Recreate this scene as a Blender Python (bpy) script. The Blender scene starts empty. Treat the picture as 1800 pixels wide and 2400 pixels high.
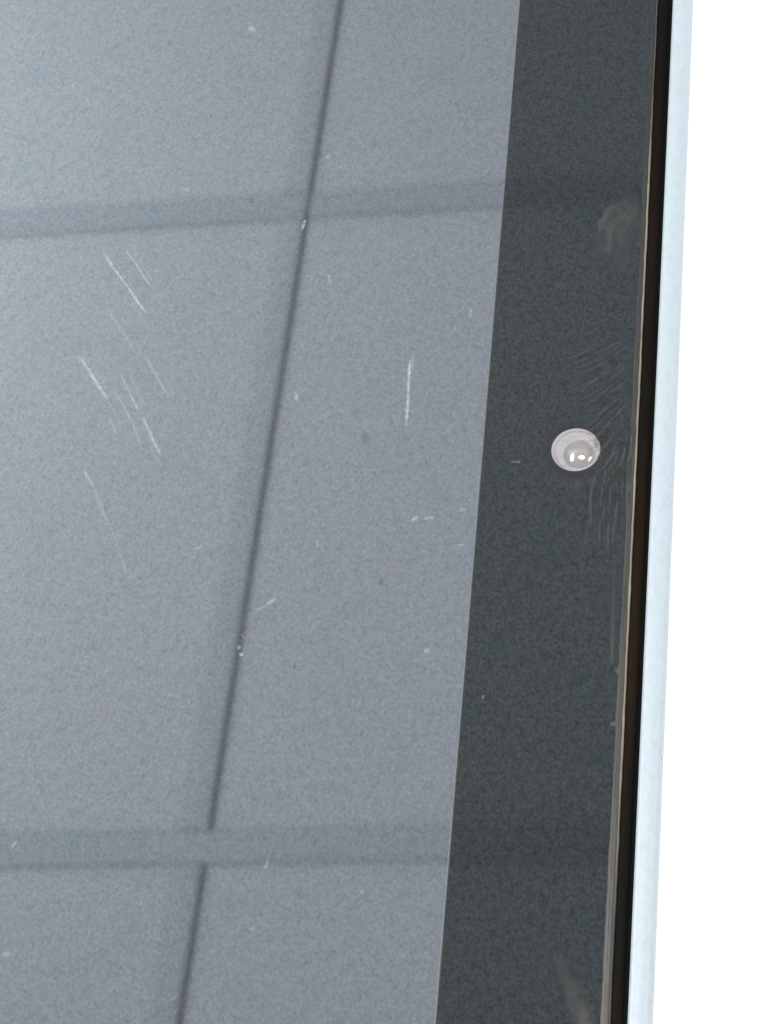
import bpy, bmesh, math, random
import numpy as np
from mathutils import Matrix, Vector
random.seed(7)
S = bpy.context.scene
C = S.collection
MM = 0.001

# ------------------------------------------------------------------ camera
# World: x across the tablet, y along its edge, z up from the glass. Origin = camera lens of the tablet.
F = 5340.0                                   # focal length in pixels of the 1800 x 2400 photograph
a_ = -0.18
b_ = (1093 * a_ - F) / 10560
N = np.array([a_, b_, -1.0]); N /= np.linalg.norm(N)
D = np.array([1093, -10560, F]); D /= np.linalg.norm(D)
R = np.cross(D, N); R *= np.sign(R[0])
M = np.array([R, D, N])
CAM = np.array([0.01503942, -0.07271174, 0.13221291])
cam = bpy.data.objects.new('camera', bpy.data.cameras.new('camera')); C.objects.link(cam)
m3 = np.array([M[:, 0], -M[:, 1], -M[:, 2]]).T
cam.matrix_world = Matrix([[*m3[0], CAM[0]], [*m3[1], CAM[1]], [*m3[2], CAM[2]], [0, 0, 0, 1]])
cam.data.sensor_fit = 'VERTICAL'; cam.data.sensor_height = 24; cam.data.lens = 24 * F / 2400
cam.data.clip_start = 0.005; cam.data.clip_end = 100
S.camera = cam

def at(x, y, z=0.0):
    """photo pixel -> point on the plane z (mm) of the tablet, in mm"""
    d = M @ np.array([x - 900.0, y - 1200.0, F])
    t = (z * MM - CAM[2]) / d[2]
    return (CAM + d * t) / MM

# ------------------------------------------------------------------ light
S.view_settings.view_transform = 'Standard'; S.view_settings.look = 'None'
S.view_settings.exposure = 0.13; S.view_settings.gamma = 1.0
w = bpy.data.worlds.new('World'); S.world = w; w.use_nodes = True
w.node_tree.nodes['Background'].inputs[0].default_value = (0.86, 0.93, 1.0, 1)
w.node_tree.nodes['Background'].inputs[1].default_value = 0.35

def area(name, loc, target, sx, sy, radiance, col=(1, 1, 1)):
    l = bpy.data.lights.new(name, 'AREA'); l.shape = 'ELLIPSE'; l.size = sx; l.size_y = sy
    l.energy = radiance * sx * sy * math.pi * math.pi / 4 * 1.15; l.color = col
    o = bpy.data.objects.new(name, l); C.objects.link(o); o.location = loc
    o.rotation_euler = (Vector(target) - Vector(loc)).to_track_quat('-Z', 'Y').to_euler()
    return o
area('softbox_lamp', (-0.63, 0.06, 0.72), (0, 0, 0), 0.62, 0.34, 15.0, (1, 0.99, 0.98))
area('overhead_lamp', (0.10, 0.01, 0.80), (0, 0, 0), 0.27, 0.40, 16.0, (1, 0.98, 0.96))
area('added_ceiling_wash', (-2.1, 1.6, 1.15), (-1.5, 1.5, 2.2), 1.1, 1.1, 10.5, (0.98, 0.99, 1.0))  # added unseen uplight; brightens the ceiling, most at left
area('added_ceiling_fill', (1.6, 1.2, 0.5), (0.1, 1.2, 2.2), 1.2, 1.2, 4.5, (0.98, 0.99, 1.0))  # added unseen uplight; fills the ceiling from the right

area('added_shadow_fill', (0.62, -0.05, 0.40), (0.05, 0, 0), 0.5, 0.4, 5.2, (0.97, 0.99, 1))  # added unseen light; washes out the tablet's shadow on the table
S.cycles.transparent_max_bounces = 48

# ------------------------------------------------------------------ materials
def mat(name, col=(0.5, 0.5, 0.5), rough=0.5, metal=0.0, ior=1.5):
    m = bpy.data.materials.new(name); m.use_nodes = True
    b = m.node_tree.nodes['Principled BSDF']
    b.inputs['Base Color'].default_value = (*col, 1); b.inputs['Roughness'].default_value = rough
    b.inputs['Metallic'].default_value = metal; b.inputs['IOR'].default_value = ior
    return m, m.node_tree, b

def node(nt, t, **kw):
    n = nt.nodes.new(t)
    for k, v in kw.items(): setattr(n, k, v)
    return n

def noise(nt, scale, detail=4, rough=0.6, dist=0.0, stretch=(1, 1, 1), rot=0.0):
    tc = node(nt, 'ShaderNodeTexCoord'); mp = node(nt, 'ShaderNodeMapping')
    mp.inputs['Scale'].default_value = stretch; mp.inputs['Rotation'].default_value = (0, 0, rot)
    n = node(nt, 'ShaderNodeTexNoise')
    n.inputs['Scale'].default_value = scale; n.inputs['Detail'].default_value = detail
    n.inputs['Roughness'].default_value = rough; n.inputs['Distortion'].default_value = dist
    nt.links.new(tc.outputs['Object'], mp.inputs['Vector']); nt.links.new(mp.outputs['Vector'], n.inputs['Vector'])
    return n

def ramp(nt, src, stops):
    r = node(nt, 'ShaderNodeValToRGB'); e = r.color_ramp.elements
    while len(e) < len(stops): e.new(0.5)
    for q, (p, c) in zip(e, stops):
        q.position = p; q.color = (*c, 1) if len(c) == 3 else c
    nt.links.new(src, r.inputs['Fac']); return r

def mul(nt, a, b, fac=1.0, mode='MULTIPLY'):
    n = node(nt, 'ShaderNodeMix', data_type='RGBA', blend_type=mode)
    n.inputs[0].default_value = fac
    nt.links.new(a, n.inputs[6]); nt.links.new(b, n.inputs[7])
    return n.outputs[2]

def g(v): return (v, v, v)

def mottled(nt, base, amt, fine):
    """fine grain of the matte protective film, plus faint bluish / pinkish clouds"""
    n1 = noise(nt, fine, 4, 0.62, 0.0, (1, 0.8, 1), 0.3)
    r1 = ramp(nt, n1.outputs['Fac'], [(0.30, g(1 - amt)), (0.5, g(1.0)), (0.70, g(1 + amt))])
    n2 = noise(nt, fine * 0.42, 4, 0.7, 0.1, (1, 0.7, 1), -0.5)
    r2 = ramp(nt, n2.outputs['Fac'], [(0.30, g(1 - amt * 0.75)), (0.5, g(1.0)), (0.72, g(1 + amt * 0.5))])
    n3 = noise(nt, fine * 0.06, 5, 0.7, 0.3)
    r3 = ramp(nt, n3.outputs['Fac'], [(0.36, (0.925, 0.98, 0.98)), (0.5, g(1.0)), (0.64, (1.02, 0.99, 1.01))])
    c = node(nt, 'ShaderNodeRGB'); c.outputs[0].default_value = (*base, 1)
    return mul(nt, mul(nt, mul(nt, c.outputs[0], r1.outputs['Color']), r2.outputs['Color']), r3.outputs['Color'])

m_screen, nt, b = mat('display_glass', rough=0.032, metal=1.0)
nt.links.new(mottled(nt, (0.284, 0.309, 0.336), 0.18, 4900), b.inputs['Base Color'])
m_bezel, nt, b = mat('black_bezel_glass', rough=0.045, ior=1.86)
nt.links.new(mottled(nt, (0.0014, 0.0018, 0.0018), 0.5, 3600), b.inputs['Base Color'])
nt.links.new(mottled(nt, (0.755, 0.86, 0.90), 0.34, 5000), b.inputs['Specular Tint'])
m_line, nt, b = mat('dark_print_line', (0.012, 0.008, 0.007), 0.5)
m_rim, nt, b = mat('pale_display_border', (0.085, 0.088, 0.095), 0.5)

m_gap, nt, b = mat('gasket_rubber', rough=0.6, ior=1.15)
n = noise(nt, 700, 4, 0.6, 0.5, (1, 0.06, 1))
r = ramp(nt, n.outputs['Fac'], [(0.3, (0.0012, 0.0014, 0.0015)), (0.5, (0.0030, 0.0018, 0.0008)), (0.7, (0.0090, 0.0043, 0.0013))])
nt.links.new(r.outputs['Color'], b.inputs['Base Color'])
m_gap2, nt, b = mat('gasket_inner_wall', (0.0010, 0.0022, 0.0024), 0.6, 0.0, 1.15)

m_edge, nt, b = mat('ground_glass_edge', rough=0.4)
n = noise(nt, 900, 4, 0.6, 0.5, (1, 0.12, 1))
r = ramp(nt, n.outputs['Fac'], [(0.3, (0.009, 0.007, 0.0050)), (0.5, (0.017, 0.0142, 0.0110)), (0.7, (0.028, 0.0225, 0.016))])
nt.links.new(r.outputs['Color'], b.inputs['Base Color'])
m_arris, nt, b = mat('arris_glint_paint', rough=0.3)  # pale beige stands for light reflected along the edge
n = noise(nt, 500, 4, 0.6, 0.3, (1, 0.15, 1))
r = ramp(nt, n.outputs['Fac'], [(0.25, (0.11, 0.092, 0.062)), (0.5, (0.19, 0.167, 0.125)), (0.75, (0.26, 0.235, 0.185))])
at_ = node(nt, 'ShaderNodeAttribute', attribute_name='wear_glint')
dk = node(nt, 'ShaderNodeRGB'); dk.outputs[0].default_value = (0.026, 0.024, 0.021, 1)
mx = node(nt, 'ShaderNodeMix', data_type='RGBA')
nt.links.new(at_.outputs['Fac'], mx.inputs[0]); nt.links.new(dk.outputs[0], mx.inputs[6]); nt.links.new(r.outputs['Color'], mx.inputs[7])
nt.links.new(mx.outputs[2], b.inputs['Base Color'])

m_edge_shadow, nt, b = mat('edge_shadow_dark', (0.007, 0.0065, 0.0045), 0.5)  # shadow line beside the arris, painted as a dark olive colour
m_frame, nt, b = mat('pale_blue_anodised_metal', rough=0.42, metal=0.0, ior=1.5)
n = noise(nt, 2600, 4, 0.65, 0.8, (1, 0.6, 1))
r = ramp(nt, n.outputs['Fac'], [(0.3, g(0.92)), (0.5, g(1.0)), (0.7, g(1.04))])
n2 = noise(nt, 500, 3, 0.6, 0.5, (1, 0.35, 1))
r2 = ramp(nt, n2.outputs['Fac'], [(0.35, (0.96, 1.01, 1.0)), (0.5, g(1.0)), (0.65, (1.0, 0.985, 1.02))])
c = node(nt, 'ShaderNodeRGB'); c.outputs[0].default_value = (0.295, 0.338, 0.365, 1)
nt.links.new(mul(nt, mul(nt, c.outputs[0], r.outputs['Color']), r2.outputs['Color']), b.inputs['Base Color'])

m_cup, nt, b = mat('camera_ring_plastic', rough=0.5)
n = noise(nt, 1100, 5, 0.65, 1.0, (0.5, 1.3, 1), 0.2)
r = ramp(nt, n.outputs['Fac'], [(0.3, (0.150, 0.155, 0.160)), (0.5, (0.205, 0.194, 0.200)), (0.7, (0.225, 0.205, 0.213))])
nt.links.new(r.outputs['Color'], b.inputs['Base Color'])
m_groove, nt, b = mat('camera_groove', (0.125, 0.128, 0.138), 0.4)
m_dome, nt, b = mat('camera_lens_glass', (0.185, 0.176, 0.165), 0.10, ior=2.0)
m_halo, nt, b = mat('lens_surround_glue', (0.010, 0.007, 0.004), 0.5)

m_table, nt, b = mat('white_tabletop', rough=0.6)
n = noise(nt, 60, 4)
r = ramp(nt, n.outputs['Fac'], [(0.3, g(0.86)), (0.7, g(0.89))]); nt.links.new(r.outputs['Color'], b.inputs['Base Color'])

def ceiling_mat(name, v, tint=(1, 1, 1)):
    m, nt, b = mat(name, rough=0.8)
    n = noise(nt, 6, 5); tv = [v * q for q in tint]; r = ramp(nt, n.outputs['Fac'], [(0.3, tuple(q * 0.985 for q in tv)), (0.7, tuple(tv))])
    nt.links.new(r.outputs['Color'], b.inputs['Base Color']); return m
m_panel = ceiling_mat('ceiling_panel_paint', 0.86)
m_bar = ceiling_mat('ceiling_batten_paint', 0.74, (0.97, 1.0, 1.02))
m_long = ceiling_mat('long_batten_paint', 0.775, (0.98, 1.0, 1.01))
m_void, _, _ = mat('ceiling_void', (0.04, 0.045, 0.05), 0.9)

def film(name, col, alpha, ns=2600, lo=0.5):
    m = bpy.data.materials.new(name); m.use_nodes = True; nt = m.node_tree
    b = nt.nodes['Principled BSDF']; b.inputs['Base Color'].default_value = (*col, 1); b.inputs['Roughness'].default_value = 0.6
    out = nt.nodes['Material Output']
    tr = node(nt, 'ShaderNodeBsdfTransparent'); ms = node(nt, 'ShaderNodeMixShader')
    at_ = node(nt, 'ShaderNodeAttribute', attribute_name='wear_glint')
    n = noise(nt, ns, 4, 0.65, 0.3); r = ramp(nt, n.outputs['Fac'], [(0.35, g(lo)), (0.62, g(1.0))])
    k = node(nt, 'ShaderNodeMath', operation='MULTIPLY'); nt.links.new(at_.outputs['Fac'], k.inputs[0]); nt.links.new(r.outputs['Color'], k.inputs[1])
    k2 = node(nt, 'ShaderNodeMath', operation='MULTIPLY'); nt.links.new(k.outputs[0], k2.inputs[0]); k2.inputs[1].default_value = alpha
    nt.links.new(k2.outputs[0], ms.inputs[0]); nt.links.new(tr.outputs[0], ms.inputs[1]); nt.links.new(b.outputs[0], ms.inputs[2])
    nt.links.new(ms.outputs[0], out.inputs['Surface'])
    return m
m_scr = film('scratched_film', (0.31, 0.335, 0.345), 0.75)
m_scr2 = film('faint_scratched_film', (0.30, 0.32, 0.33), 0.46)
m_dust = film('pale_dust', (0.30, 0.30, 0.285), 0.7)
m_dark = film('dark_spot', (0.02, 0.025, 0.028), 0.24)
m_grease = film('brown_grease', (0.044, 0.045, 0.042), 0.5, 1500, 0.0)
m_ridge = film('grease_ridge', (0.062, 0.057, 0.056), 0.8)
m_streak = film('pale_streak', (0.058, 0.057, 0.050), 0.65, 900, 0.15)
m_valley = film('dark_ridge', (0.0015, 0.0025, 0.004), 0.6)

# ------------------------------------------------------------------ mesh helpers
def obj(name, verts, faces, material, parent=None, wear_glint=None, smooth=False, label=None):
    me = bpy.data.meshes.new(name)
    me.from_pydata([tuple(float(q) * MM for q in v) for v in verts], [], faces)
    if wear_glint is not None:
        at = me.attributes.new('wear_glint', 'FLOAT', 'POINT'); at.data.foreach_set('value', [float(x) for x in wear_glint])
    me.materials.append(material); me.update()
    if smooth: me.polygons.foreach_set('use_smooth', [True] * len(me.polygons))
    o = bpy.data.objects.new(name, me); C.objects.link(o); o.parent = parent
    if label: o['label'] = label
    return o

# tablet outline: right edge at x=6.58 mm, the lens is on its middle
X1, WID, HLEN, RAD = 6.58, 168.0, 123.0, 9.0
def outline(d, step=0.6):
    """rounded rectangle inset by d mm; every inset has the same number of points"""
    r = max(RAD - d, 0.25)
    x1, x0, h = X1 - d, X1 - WID + d, HLEN - d
    pts = []
    n = int(2 * HLEN / step)
    for i in range(n + 1): pts.append((x1, -(h - r) + 2 * (h - r) * i / n))
    def arc(cx, cy, a0):
        for i in range(1, 16): 
            a = a0 + math.pi / 2 * i / 16; pts.append((cx + r * math.cos(a), cy + r * math.sin(a)))
    arc(x1 - r, h - r, 0)
    for i in range(9): pts.append((x1 - r + (x0 - x1 + 2 * r) * i / 8, h))
    arc(x0 + r, h - r, math.pi / 2)
    for i in range(9): pts.append((x0, (h - r) - 2 * (h - r) * i / 8))
    arc(x0 + r, -h + r, math.pi)
    for i in range(9): pts.append((x0 + r + (x1 - x0 - 2 * r) * i / 8, -h))
    arc(x1 - r, -h + r, 1.5 * math.pi)
    return pts

def wob(seed, amp, scales=(2.2, 6.0, 17.0)):
    rr = random.Random(seed); ph = [(s, rr.uniform(0, 6.28), rr.uniform(0.6, 1)) for s in scales]
    ph += [(s * 0.61, rr.uniform(0, 6.28), 0.6) for s in scales]
    return lambda t: amp * sum(k * math.sin(6.283 * t / s + p) for s, p, k in ph) / 2.4

def sweep(name, profile, material, parent, wobbles=None, wear_glint=None, smooth=True, skip=None, label=None):
    verts, faces, wv = [], [], []
    rings = []
    for j, (d, z) in enumerate(profile):
        pts = outline(d)
        wf = wobbles[j] if wobbles else None
        ring = []
        for (x, y) in pts:
            dd = wf(y) if (wf and x > 0) else 0.0
            ring.append(len(verts)); verts.append((x - dd, y, z)); wv.append(wear_glint(y) if wear_glint else 1.0)
        rings.append(ring)
    n = len(rings[0])
    for j in range(len(rings) - 1):
        for i in range(n):
            k = (i + 1) % n
            if skip and skip(verts[rings[j][i]], verts[rings[j][k]]): continue
            faces.append((rings[j][i], rings[j][k], rings[j + 1][k], rings[j + 1][i]))
    return obj(name, verts, faces, material, parent, wv, smooth, label)

# ------------------------------------------------------------------ the tablet
tab = bpy.data.objects.new('tablet_computer', None); C.objects.link(tab)
tab['label'] = 'tablet with scratched grey screen, black bezel with round camera and pale blue metal frame'
tab['category'] = 'tablet'

# metal frame: thin bright inner lip, flat-round top, side wall, back
sweep('frame', [(1.51, -0.60), (1.50, -0.12), (1.42, -0.03), (1.27, 0.03), (1.05, 0.045), (0.80, -0.01), (0.52, -0.10), (0.32, -0.23),
                (0.15, -0.40), (0.05, -0.66), (0.10, -1.0), (0.40, -2.0), (0.9, -3.6), (1.6, -5.2), (2.6, -6.4), (4.0, -7.0), (6.0, -7.1)],
      m_frame, tab)
pts = outline(6.0); obj('back_cover', [(x, y, -7.09) for x, y in pts], [tuple(range(len(pts)))[::-1]], m_frame, tab)
# dark gasket between frame and glass: rounded bead plus inner wall
w1 = wob(3, 0.015)
sweep('gasket', [(2.72, -0.26), (2.45, -0.22), (2.25, -0.19), (2.05, -0.22), (1.85, -0.30), (1.76, -0.40)], m_gap, tab)
sweep('gasket_groove', [(1.80, -0.385), (1.62, -0.48), (1.49, -0.5)], m_gap2, tab)
# glass edge: frosted bevel and the arris with its painted glint, both slightly uneven
wl = wob(11, 0.030, (1.7, 5.0, 13.0)); wr = wob(12, 0.018, (1.3, 3.4, 9.0)); wm = wob(13, 0.028, (1.9, 4.3, 11.0))
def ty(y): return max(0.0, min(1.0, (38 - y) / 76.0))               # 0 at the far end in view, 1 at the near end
def bright(y):                                                      # where the reflected glint is painted on the arris
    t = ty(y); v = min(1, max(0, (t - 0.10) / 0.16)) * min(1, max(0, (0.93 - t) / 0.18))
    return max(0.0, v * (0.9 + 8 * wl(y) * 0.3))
left = lambda y: 0.01 + 0.12 * (ty(y) - 0.4) + wl(y)
mid = lambda y: -0.10 * (ty(y) - 0.5) + wm(y) * 0.7
right = lambda y: -0.10 * (ty(y) - 0.5) + wr(y)
sweep('glass_edge', [(2.99, 0.012), (2.93, 0.010), (2.85, -0.005), (2.78, -0.02)], m_edge, tab, [left, left, mid, mid])
sweep('glass_edge_shadow', [(2.78, -0.021), (2.73, -0.03), (2.68, -0.033)], m_edge_shadow, tab, [mid, mid, mid])  # flat dark band painted as the edge's shadow
sweep('arris_glint', [(2.66, -0.033), (2.61, -0.05), (2.56, -0.10), (2.535, -0.17), (2.53, -0.28)], m_arris, tab, [mid, mid, right, right, right], bright)

# bezel: printed glass border, with a hole for the camera
HX0, HX1, HY, HR = X1 - 12.85 + 0.10, X1 - 2.85, 6.0, 1.60
sk = lambda p, q: p[0] > -8 and abs(p[1]) < 5.9 and abs(q[1]) < 5.99 and abs(p[0] - q[0]) < 0.01
bez_pts_o, bez_pts_i = outline(2.85), outline(12.75)
verts, faces = [], []
n = len(bez_pts_o)
for (x, y) in bez_pts_o: verts.append((x, y, 0.0))
for (x, y) in bez_pts_i: verts.append((x, y, 0.0))
nr = int(2 * HLEN / 0.6) + 1
# same y on both sides of the right strip so that the patch joins cleanly
for i in range(nr):
    y = verts[i][1]
    lim = HLEN - 12.75 - 0.25; verts[n + i] = (verts[n + i][0], max(-lim, min(lim, y)), 0.0)
hole = [i for i in range(nr - 1) if abs(verts[i][1]) < HY and abs(verts[i + 1][1]) < HY]
for i in range(n):
    if i in hole: continue
    k = (i + 1) % n; faces.append((i, k, n + k, n + i))
i0, i1 = hole[0], hole[-1] + 1
loop = list(range(i0, i1 + 1)) + [n + i for i in range(i1, i0 - 1, -1)]   # counter-clockwise: right side up, left side down
K = 96
base = len(verts)
for k in range(K):
    a = 2 * math.pi * k / K; verts.append((HR * math.cos(a), HR * math.sin(a), 0.0))
angs = [math.atan2(verts[i][1], verts[i][0]) for i in loop]
# stitch loop to circle by marching in angle
L = [(math.atan2(verts[i][1], verts[i][0]) % (2 * math.pi), i) for i in loop]; L.sort()
Cc = [(2 * math.pi * k / K, base + k) for k in range(K)]
L.append((L[0][0] + 2 * math.pi, L[0][1])); Cc.append((2 * math.pi, base)); 
i = j = 0
Cs = Cc
# start both at smallest angle
while i < len(L) - 1 or j < len(Cs) - 1:
    if j == len(Cs) - 1 or (i < len(L) - 1 and L[i + 1][0] <= Cs[j + 1][0]):
        faces.append((L[i][1], L[i + 1][1], Cs[j][1])); i += 1
    else:
        faces.append((L[i][1], Cs[j + 1][1], Cs[j][1])); j += 1
obj('bezel', verts, faces, m_bezel, tab)
wq = wob(5, 0.010, (0.9, 2.0, 5.0))
sweep('display_border', [(12.74, 0.004), (12.80, 0.004)], m_line, tab, [wq, None], smooth=False)
sweep('display_rim', [(12.80, 0.004), (12.86, 0.004)], m_rim, tab, [None, wq], smooth=False)
# display
ip = outline(12.85)
obj('display', [(X1 - 12.85, -HLEN + 12.85, 0), (X1 - 12.85, HLEN - 12.85, 0), (X1 - WID + 12.85, HLEN - 12.85, 0), (X1 - WID + 12.85, -HLEN + 12.85, 0)],
    [(0, 1, 2, 3)], m_screen, tab)

# camera in the bezel
def lathe(name, prof, material, parent, c=(0, 0), seg=96, close=False, c2=None, smooth=True):
    v, f = [], []
    nP = len(prof)
    for j, (r, z) in enumerate(prof):
        t = j / max(1, nP - 1); ox = c[0] + ((c2[0] - c[0]) * t if c2 else 0); oy = c[1] + ((c2[1] - c[1]) * t if c2 else 0)
        for k in range(seg):
            a = 2 * math.pi * k / seg; v.append((ox + r * math.cos(a), oy + r * math.sin(a), z))
    for j in range(nP - 1):
        for k in range(seg):
            q = (k + 1) % seg; f.append((j * seg + k, j * seg + q, (j + 1) * seg + q, (j + 1) * seg + k))
    if close: f.append(tuple((nP - 1) * seg + k for k in range(seg)))
    return obj(name, v, f, material, parent, smooth=smooth)
OFF = (0.25, -0.22)
camhole = lathe('camera_ring', [(1.62, 0.006), (1.56, 0.012), (1.50, -0.05), (1.42, -0.16), (1.30, -0.12), (1.22, -0.12), (1.15, -0.13), (1.05, -0.17)], m_cup, tab, (0, 0), c2=OFF)
lathe('ring_groove', [(1.05, -0.17), (1.01, -0.19), (0.96, -0.205), (0.90, -0.205), (0.86, -0.20)], m_groove, camhole, OFF)
RS = 1.5; prof = []
for i in range(15):
    a = math.asin(0.88 / RS) * (1 - i / 14.0)
    prof.append((max(RS * math.sin(a), 0.004), -0.21 + RS * math.cos(a) - RS * math.cos(math.asin(0.88 / RS))))
lathe('camera_lens', prof, m_dome, camhole, OFF, close=True)

# ------------------------------------------------------------------ wear on the glass
def ribbon(name, px, width, material, z=0.012, fades=None, ragged=0.25, seed=0, label=None, sub=6, smoothpath=True, parent=tab):
    """thin raised sliver along pixel points traced on the glass; width in photo pixels (35 px = 1 mm)"""
    rr = random.Random(seed + int(px[0][0] * 7 + px[0][1]))
    P = [np.array(at(x, y, z))[:2] for x, y in px]
    pts = []
    for i in range(len(P) - 1):
        for s in range(sub): pts.append(P[i] + (P[i + 1] - P[i]) * s / sub)
    pts.append(P[-1])
    for _ in range(3 if smoothpath else 0):
        pts = [pts[0]] + [(pts[i - 1] + 2 * pts[i] + pts[i + 1]) / 4 for i in range(1, len(pts) - 1)] + [pts[-1]]
    v, f, wv = [], [], []
    nP = len(pts)
    for i, p in enumerate(pts):
        q = pts[min(i + 1, nP - 1)] - pts[max(i - 1, 0)]; q = q / (np.linalg.norm(q) + 1e-9); nn = np.array([-q[1], q[0]])
        t = i / (nP - 1); tap = min(1, 5 * t + 0.15) * min(1, 5 * (1 - t) + 0.15)
        hw = width * 1.25 / 35 / 2 * tap * (1 + rr.uniform(-ragged, ragged)); off = nn * width / 35 * rr.uniform(-0.12, 0.12) * ragged * 2
        fd = (0.35 + 0.65 * tap) * rr.uniform(0.7, 1.0)
        if fades: fd *= fades(t)
        for s, al in ((-1.6, 0.0), (-0.5, 1.0), (0.5, 1.0), (1.6, 0.0)):
            w_ = p + off + nn * hw * s; v.append((w_[0], w_[1], z)); wv.append(al * fd)
    for i in range(nP - 1):
        for s in range(3): f.append((i * 4 + s, i * 4 + s + 1, i * 4 + s + 5, i * 4 + s + 4))
    return obj(name, v, f, material, parent, wv, label=label)

def blot(name, cx, cy, rx, ry, material, rot=0, z=0.013, seed=0, power=1.0, rag=0.18, parent=tab):
    rr = random.Random(seed + int(cx)); ph = [(k, rr.uniform(0, 6.28), rr.uniform(0.3, 1) / k) for k in (2, 3, 4, 5, 7)]
    v, wv, f = [], [], []
    seg = 28; rings = (0.0, 0.35, 0.6, 0.8, 1.0)
    for j, q in enumerate(rings):
        for k in range(seg):
            a = 2 * math.pi * k / seg; rad = q * (1 + rag * sum(s * math.sin(n_ * a + p) for n_, p, s in ph))
            x, y = rx * rad * math.cos(a), ry * rad * math.sin(a)
            p = at(cx + x * math.cos(rot) - y * math.sin(rot), cy + x * math.sin(rot) + y * math.cos(rot), z)
            v.append((p[0], p[1], z)); wv.append((1 - q ** 2) ** power)
    for j in range(4):
        for k in range(seg):
            q = (k + 1) % seg
            f.append((j * seg + k, j * seg + q, (j + 1) * seg + q, (j + 1) * seg + k))
    return obj(name, v, f, material, parent, wv)

def scr(px, w_, strong=True, **k): return ribbon('scratch', px, w_, m_scr if strong else m_scr2, **k)
scr([(236, 580), (263, 625), (295, 666), (328, 715), (349, 741)], 5.0)
scr([(291, 580), (320, 621), (340, 652), (354, 674)], 4.5, fades=lambda t: 0.75)
scr([(251, 723), (275, 757), (295, 788), (320, 829)], 5, False)
scr([(336, 826), (352, 855), (369, 886), (385, 912), (399, 939)], 4.5, False)
scr([(181, 829), (206, 865), (234, 910), (257, 943)], 6.5)
scr([(279, 869), (304, 922), (328, 971)], 5.0, fades=lambda t: 0.45 + 0.4 * t)
scr([(330, 972), (342, 994), (352, 1016), (369, 1053), (378, 1066)], 5.5, fades=lambda t: 0.8)
scr([(259, 902), (283, 940), (304, 979), (320, 1015), (338, 1061)], 5, False)
scr([(192, 1097), (207, 1120), (218, 1138)], 5.5, fades=lambda t: 0.5 + 0.5 * t)
scr([(220, 1140), (232, 1170), (243, 1203), (252, 1225)], 5, False)
scr([(287, 1313), (292, 1330), (295, 1345)], 4.5, fades=lambda t: 0.5)
scr([(258, 985), (266, 1003), (278, 1024)], 4, False)
scr([(962, 832), (960, 860), (958, 890), (956, 935), (954, 970), (952, 1006)], 5.2, ragged=0.35)
scr([(968, 828), (968, 850), (966, 872)], 3, False)
scr([(1104, 720), (1103, 735), (1103, 748)], 4, fades=lambda t: 0.55)
scr([(1067, 758), (1066, 768), (1066, 778)], 4, fades=lambda t: 0.4)
scr([(963, 1224), (971, 1216), (980, 1209)], 6.5, fades=lambda t: 0.7)
scr([(992, 1218), (1004, 1213), (1018, 1215)], 6.5, fades=lambda t: 0.7)
scr([(1076, 1198), (1085, 1193), (1092, 1197)], 6, False)
scr([(1072, 1280), (1080, 1276), (1086, 1280)], 5, False)
scr([(623, 1420), (633, 1411), (640, 1407), (647, 1398)], 6.0, fades=lambda t: 0.7)
scr([(596, 1432), (610, 1426), (624, 1420)], 4, False)
scr([(747, 1265), (745, 1273), (741, 1284)], 6, fades=lambda t: 0.5)
scr([(716, 514), (712, 526), (708, 540)], 4.5, fades=lambda t: 0.8)
scr([(586, 2172), (592, 2180), (595, 2170)], 6.5, fades=lambda t: 0.5)
scr([(28, 1987), (33, 1978), (39, 1971)], 6, fades=lambda t: 0.55)
scr([(618, 2036), (624, 2029), (629, 2018)], 5, False)
scr([(1197, 1083), (1208, 1082), (1222, 1084)], 4, False, fades=lambda t: 0.5)
scr([(1130, 1640), (1132, 1634), (1133, 1628)], 2, False)
scr([(770, 640), (772, 655), (776, 668)], 4.5, False)
scr([(690, 918), (694, 926), (697, 938)], 6, False)
scr([(468, 1275), (474, 1283), (446, 1288)], 4, False)
for px in ([(222, 860), (236, 888), (252, 918)], [(300, 870), (322, 912), (346, 962)], [(262, 735), (290, 775), (316, 812)], [(305, 700), (330, 742), (352, 780)],
           [(352, 1040), (366, 1072), (382, 1100)], [(248, 930), (268, 965), (290, 1008)], [(205, 1120), (222, 1160), (236, 1200)], [(318, 596), (338, 628), (362, 668)],
           [(380, 872), (398, 905), (410, 935)], [(262, 1240), (276, 1278), (286, 1310)]):
    scr(px, 3.6, False, fades=lambda t: 0.6)
rs = random.Random(21)
for k in range(16):                                # short faint nicks, mostly running the same way as the big ones
    x, y = rs.uniform(20, 1000), rs.uniform(40, 2360)
    if x > 1180 - y * 0.083: continue
    a = rs.choice([1.05, 1.05, 1.5, -0.6, 0.1]) + rs.uniform(-0.25, 0.25); l = rs.uniform(8, 26)
    scr([(x, y), (x + l / 2 * math.cos(a) + rs.uniform(-1, 1), y + l / 2 * math.sin(a)), (x + l * math.cos(a), y + l * math.sin(a))], rs.uniform(2.5, 4.5), False, fades=lambda t: 0.45)
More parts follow.
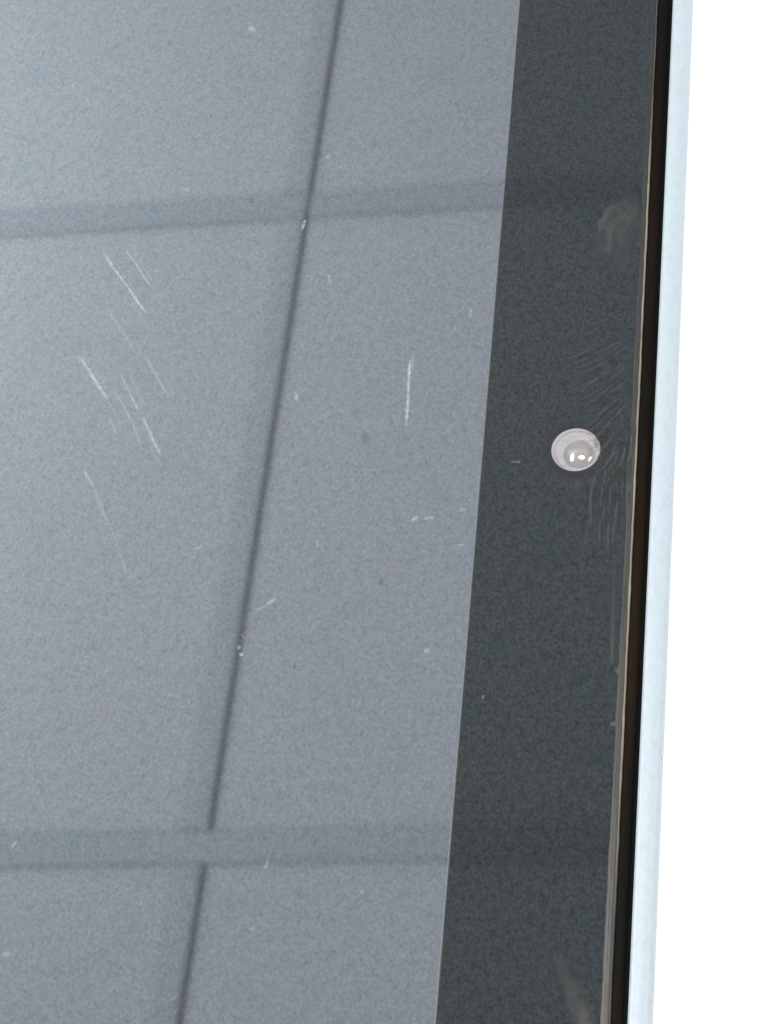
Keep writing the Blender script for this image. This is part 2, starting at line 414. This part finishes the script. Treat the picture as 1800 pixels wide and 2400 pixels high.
# dust and dark spots
for cx, cy, r1, r2, m_ in [(590, 68, 13, 9, m_dust), (438, 445, 8, 7, m_scr2), (566, 1534, 8, 5, m_dust), (741, 1270, 4, 6, m_scr2), (1000, 1525, 9, 8, m_scr2),
                       (695, 932, 6, 10, m_scr2), (15, 2235, 11, 8, m_scr2), (172, 200, 5, 9, m_scr2), (330, 2118, 4, 5, m_scr2),
                       (560, 1518, 5, 6, m_scr2), (848, 2090, 5, 4, m_scr2), (768, 368, 4, 6, m_scr2), (1330, 2030, 4, 4, m_grease), (1376, 1815, 8, 4, m_grease)]:
    blot('dust_speck', cx, cy, r1, r2, m_, seed=3)
for cx, cy, r1, r2 in [(857, 1030, 12, 17), (411, 1228, 6, 4), (398, 100, 4, 9), (892, 1363, 9, 11), (590, 470, 7, 7), (745, 1380, 5, 8), (690, 1560, 5, 9)]:
    blot('dark_speck', cx, cy, r1, r2, m_dark, seed=9)

# ------------------------------------------------------------------ grease on the bezel
for q_, (cx, cy, rx, ry, ro) in enumerate([(1438, 515, 34, 66, 0.45), (1462, 545, 34, 90, 0.1), (1425, 565, 26, 60, 0.2), (1468, 495, 34, 46, 0.0)]):
    blot('grease_smudge', cx, cy, rx, ry, m_grease, rot=ro, seed=4 + q_, power=1.8, rag=0.45, z=0.0135 + 0.001 * q_)
ribbon('grease_smudge.002', [(1405, 550), (1412, 520), (1424, 495), (1445, 478)], 12, m_ridge, z=0.016, sub=6, ragged=0.5, fades=lambda t: 0.6)
ribbon('grease_smudge.003', [(1425, 520), (1430, 560), (1424, 600)], 9, m_ridge, z=0.016, sub=6, ragged=0.5, fades=lambda t: 0.5)
ribbon('grease_smudge.004', [(1282, 2195), (1312, 2262), (1336, 2320), (1352, 2365), (1366, 2400), (1380, 2440)], 20, m_streak, z=0.014, ragged=0.3, fades=lambda t: 0.15 + 0.8 * t)
ribbon('grease_smudge.005', [(1330, 2270), (1356, 2330), (1372, 2380), (1382, 2430)], 24, m_streak, z=0.016, ragged=0.3, fades=lambda t: t ** 1.3)
ribbon('grease_smudge.006', [(1351, 1125), (1353, 1142), (1352, 1156)], 11, m_grease, z=0.016, ragged=0.3)
ribbon('grease_smudge.007', [(1439, 1290), (1441, 1340), (1437, 1420), (1435, 1500), (1434, 1560)], 6, m_ridge, z=0.016, fades=lambda t: 0.15 + 0.8 * t * t)
# finger print ridges right of and above the camera: uncountable fine lines, one piece
def ridges(name, lines, width, material, z, fade):
    V, Fc, W = [], [], []
    for q, px in enumerate(lines):
        o = ribbon('tmp', px, width, material, z=z, sub=5, ragged=0.45, seed=q, parent=None)
        b0 = len(V); me = o.data
        V += [(v.co[0] / MM, v.co[1] / MM, v.co[2] / MM + 0.0001 * q) for v in me.vertices]
        W += [fade * d.value for d in me.attributes['wear_glint'].data]
        Fc += [tuple(b0 + i for i in p.vertices) for p in me.polygons]
        bpy.data.objects.remove(o); bpy.data.meshes.remove(me)
    o = obj(name, V, Fc, material, tab, W); o['kind'] = 'stuff'; return o
rr = random.Random(5)
j = lambda q=3: rr.uniform(-q, q)
def pieces(fn, n=14, keep=0.88):
    """a wavy ridge broken into a few stretches; fn(t) gives a pixel point"""
    out, t = [], rr.uniform(0, 0.15)
    while t < 0.95:
        e = min(1.0, t + rr.uniform(0.3, 0.8))
        if rr.random() < keep and e - t > 0.08:
            out.append([(fn(t + (e - t) * q / 4)[0] + j(1.0), fn(t + (e - t) * q / 4)[1] + j(1.0)) for q in range(5)])
        t = e + rr.uniform(0.02, 0.10)
    return out
lo, vlo = [], []
for k in range(11):                                 # below and right of the camera: upright ridges leaning over at the top
    x = 1368 + 10.5 * k; ph = rr.uniform(0, 6)
    y0 = 1105 - 13 * k + j(12); y1 = 1265 + j(45) - (25 if k < 3 else 0)
    if k > 8: y1 -= 70
    fn = lambda t, x=x, y0=y0, y1=y1, ph=ph, dx=0: (x + dx + 16 * (1 - t) ** 2 + 2.5 * math.sin(5 * t + ph) - 6 * t, y0 + (y1 - y0) * t)
    lo += pieces(fn); vlo += pieces(lambda t, fn=fn: (fn(t)[0] + 5.2, fn(t)[1]))
up, vup = [], []
for k in range(27):                                 # above the camera: ridges sweeping up to the right
    t_ = k / 26.0; y = 800 + 12.5 * k; ph = rr.uniform(0, 6)
    x0 = 1335 + j(14) + 75 * t_; x1 = 1463 - 2 * t_ + j(6); rise = 55 + 45 * t_
    fn = lambda t, x0=x0, x1=x1, y=y, rise=rise, ph=ph: (x0 + (x1 - x0) * t, y + 40 - rise * t ** 1.25 + 2.5 * math.sin(6 * t + ph))
    up += pieces(fn, keep=0.8); vup += pieces(lambda t, fn=fn: (fn(t)[0] + 2, fn(t)[1] + 5.8), keep=0.9)
ridges('fingerprint_ridge', lo, 3.4, m_ridge, 0.016, 0.55)
ridges('fingerprint_ridge', up, 3.4, m_ridge, 0.016, 0.42)
ridges('fingerprint_valley', vlo, 4.2, m_valley, 0.018, 0.8)
ridges('fingerprint_valley', vup, 4.2, m_valley, 0.018, 0.7)
# crumbs of glue on the glass edge
for k, (px, w_) in enumerate([([(1430, 1699), (1436, 1698), (1444, 1695), (1448, 1688)], 8), ([(1446, 1565), (1449, 1572), (1450, 1582)], 9), ([(1494, 566), (1496, 573), (1495, 582)], 10)]):
    ribbon('glue_crumb', px, w_ * 0.7, m_edge, z=0.03, ragged=0.2)
# darker soft halo round the hole
v, f, wv = [], [], []
for k in range(72):
    a = 2 * math.pi * k / 72
    for r_, al in ((1.63, 0.9), (1.9, 0.7), (2.35, 0.0)): v.append((r_ * math.cos(a), r_ * math.sin(a), 0.0075)); wv.append(al * (0.8 + 0.2 * math.sin(a * 3 + 1)))
for k in range(72):
    q = (k + 1) % 72
    for s_ in (0, 1): f.append((k * 3 + s_, q * 3 + s_, q * 3 + s_ + 1, k * 3 + s_ + 1))
obj('dark_halo', v, f, film('dark_halo_film', (0.004, 0.0035, 0.003), 0.45), camhole, wv)
# brown glue along part of the rim of the camera
v, f, wv = [], [], []
for k in range(61):
    a = math.radians(20 + 110 * k / 60.0); t = k / 60.0
    for r_, al in ((1.60, 0.9), (1.70, 0.7), (1.83, 0.0)):
        v.append((r_ * math.cos(a), r_ * math.sin(a), 0.015)); wv.append(al * math.sin(math.pi * t) ** 0.6)
for k in range(60):
    for s in (0, 1): f.append((k * 3 + s, k * 3 + s + 1, k * 3 + s + 4, k * 3 + s + 3))
obj('rim_glue', v, f, film('brown_glue', (0.014, 0.011, 0.007), 0.8), camhole, wv)

# ------------------------------------------------------------------ table below, panelled ceiling above
def box(name, x0, x1, y0, y1, z0, z1, material, parent=None, skx=0.0, sky=0.0):
    """axis box in metres; skx shifts x with y, sky shifts y with x (the boards run a little askew)"""
    v = [(x + skx * y, y + sky * x, z) for z in (z0, z1) for (x, y) in ((x0, y0), (x1, y0), (x1, y1), (x0, y1))]
    return obj(name, [tuple(c / MM for c in p) for p in v],
               [(0, 3, 2, 1), (4, 5, 6, 7), (0, 1, 5, 4), (1, 2, 6, 5), (2, 3, 7, 6), (3, 0, 4, 7)], material, parent)
t = box('tabletop', -1.1, 1.1, -0.8, 0.8, -0.0371, -0.0071, m_table); t['kind'] = 'structure'

ceil = box('ceiling', -4, 3, -3, 5, 2.2125, 2.26, m_void); ceil['kind'] = 'structure'
H = 2.2
SX, SY = 0.0245, 0.055
rows = [1.612 + 0.852 * k for k in range(-4, 4)]        # far edge of each cross batten
cols = [-0.6515 + 1.25 * k for k in range(-2, 3)]        # right edge of each long batten
BW = 0.035
for i, y in enumerate(rows[:-1]):
    for j, x in enumerate(cols[:-1]):
        box('ceiling_panel', x + 0.0075, x + 1.25 - 0.031 + 0.001, y + 0.1 * BW + 0.001, rows[i + 1] - BW - (0.0018 if i % 2 else 0.0005), H, H + 0.0115, m_panel, ceil, SX, SY)
def cross(y, m, xa=-3.2, xb=2.0, drop=0.006):
    """cross batten with a coved underside: flush at the far edge, hanging a few mm at the near edge"""
    V, Fc = [], []
    prof = [(y - BW, H + 0.011), (y - BW, H - drop)] + [(y - BW + 1.1 * BW * t, H - drop + (drop + 0.0005) * (t ** 1.2)) for t in (0.12, 0.25, 0.4, 0.55, 0.7, 0.85, 1.0)] + [(y + 0.1 * BW, H + 0.011)]
    n_ = len(prof)
    for x in (xa, xb): V += [((x + SX * py) / MM, (py + SY * x) / MM, pz / MM) for py, pz in prof]
    for k in range(n_): Fc.append((k, (k + 1) % n_, n_ + (k + 1) % n_, n_ + k))
    Fc += [tuple(range(n_))[::-1], tuple(range(n_, 2 * n_))]
    return obj('cross_batten', V, Fc, m, ceil)
for y in rows:
    if abs(y - 1.612) < 0.01:                      # this one is cut where the long joint runs through
        jx = -0.651 + SX * 1.6 - SX * y
        cross(y, m_bar, -3.2, jx - 0.0, drop=0.003); cross(y, m_bar, jx + 0.0055, 2.0, drop=0.003)
    else: cross(y, m_bar, drop=0.0035)
for x in cols:
    for i, y in enumerate(rows[:-1]):
        box('long_batten', x - 0.031, x, y + 0.1 * BW + 0.001, rows[i + 1] - BW - 0.001, H - 0.002, H + 0.011, m_long, ceil, SX, SY)
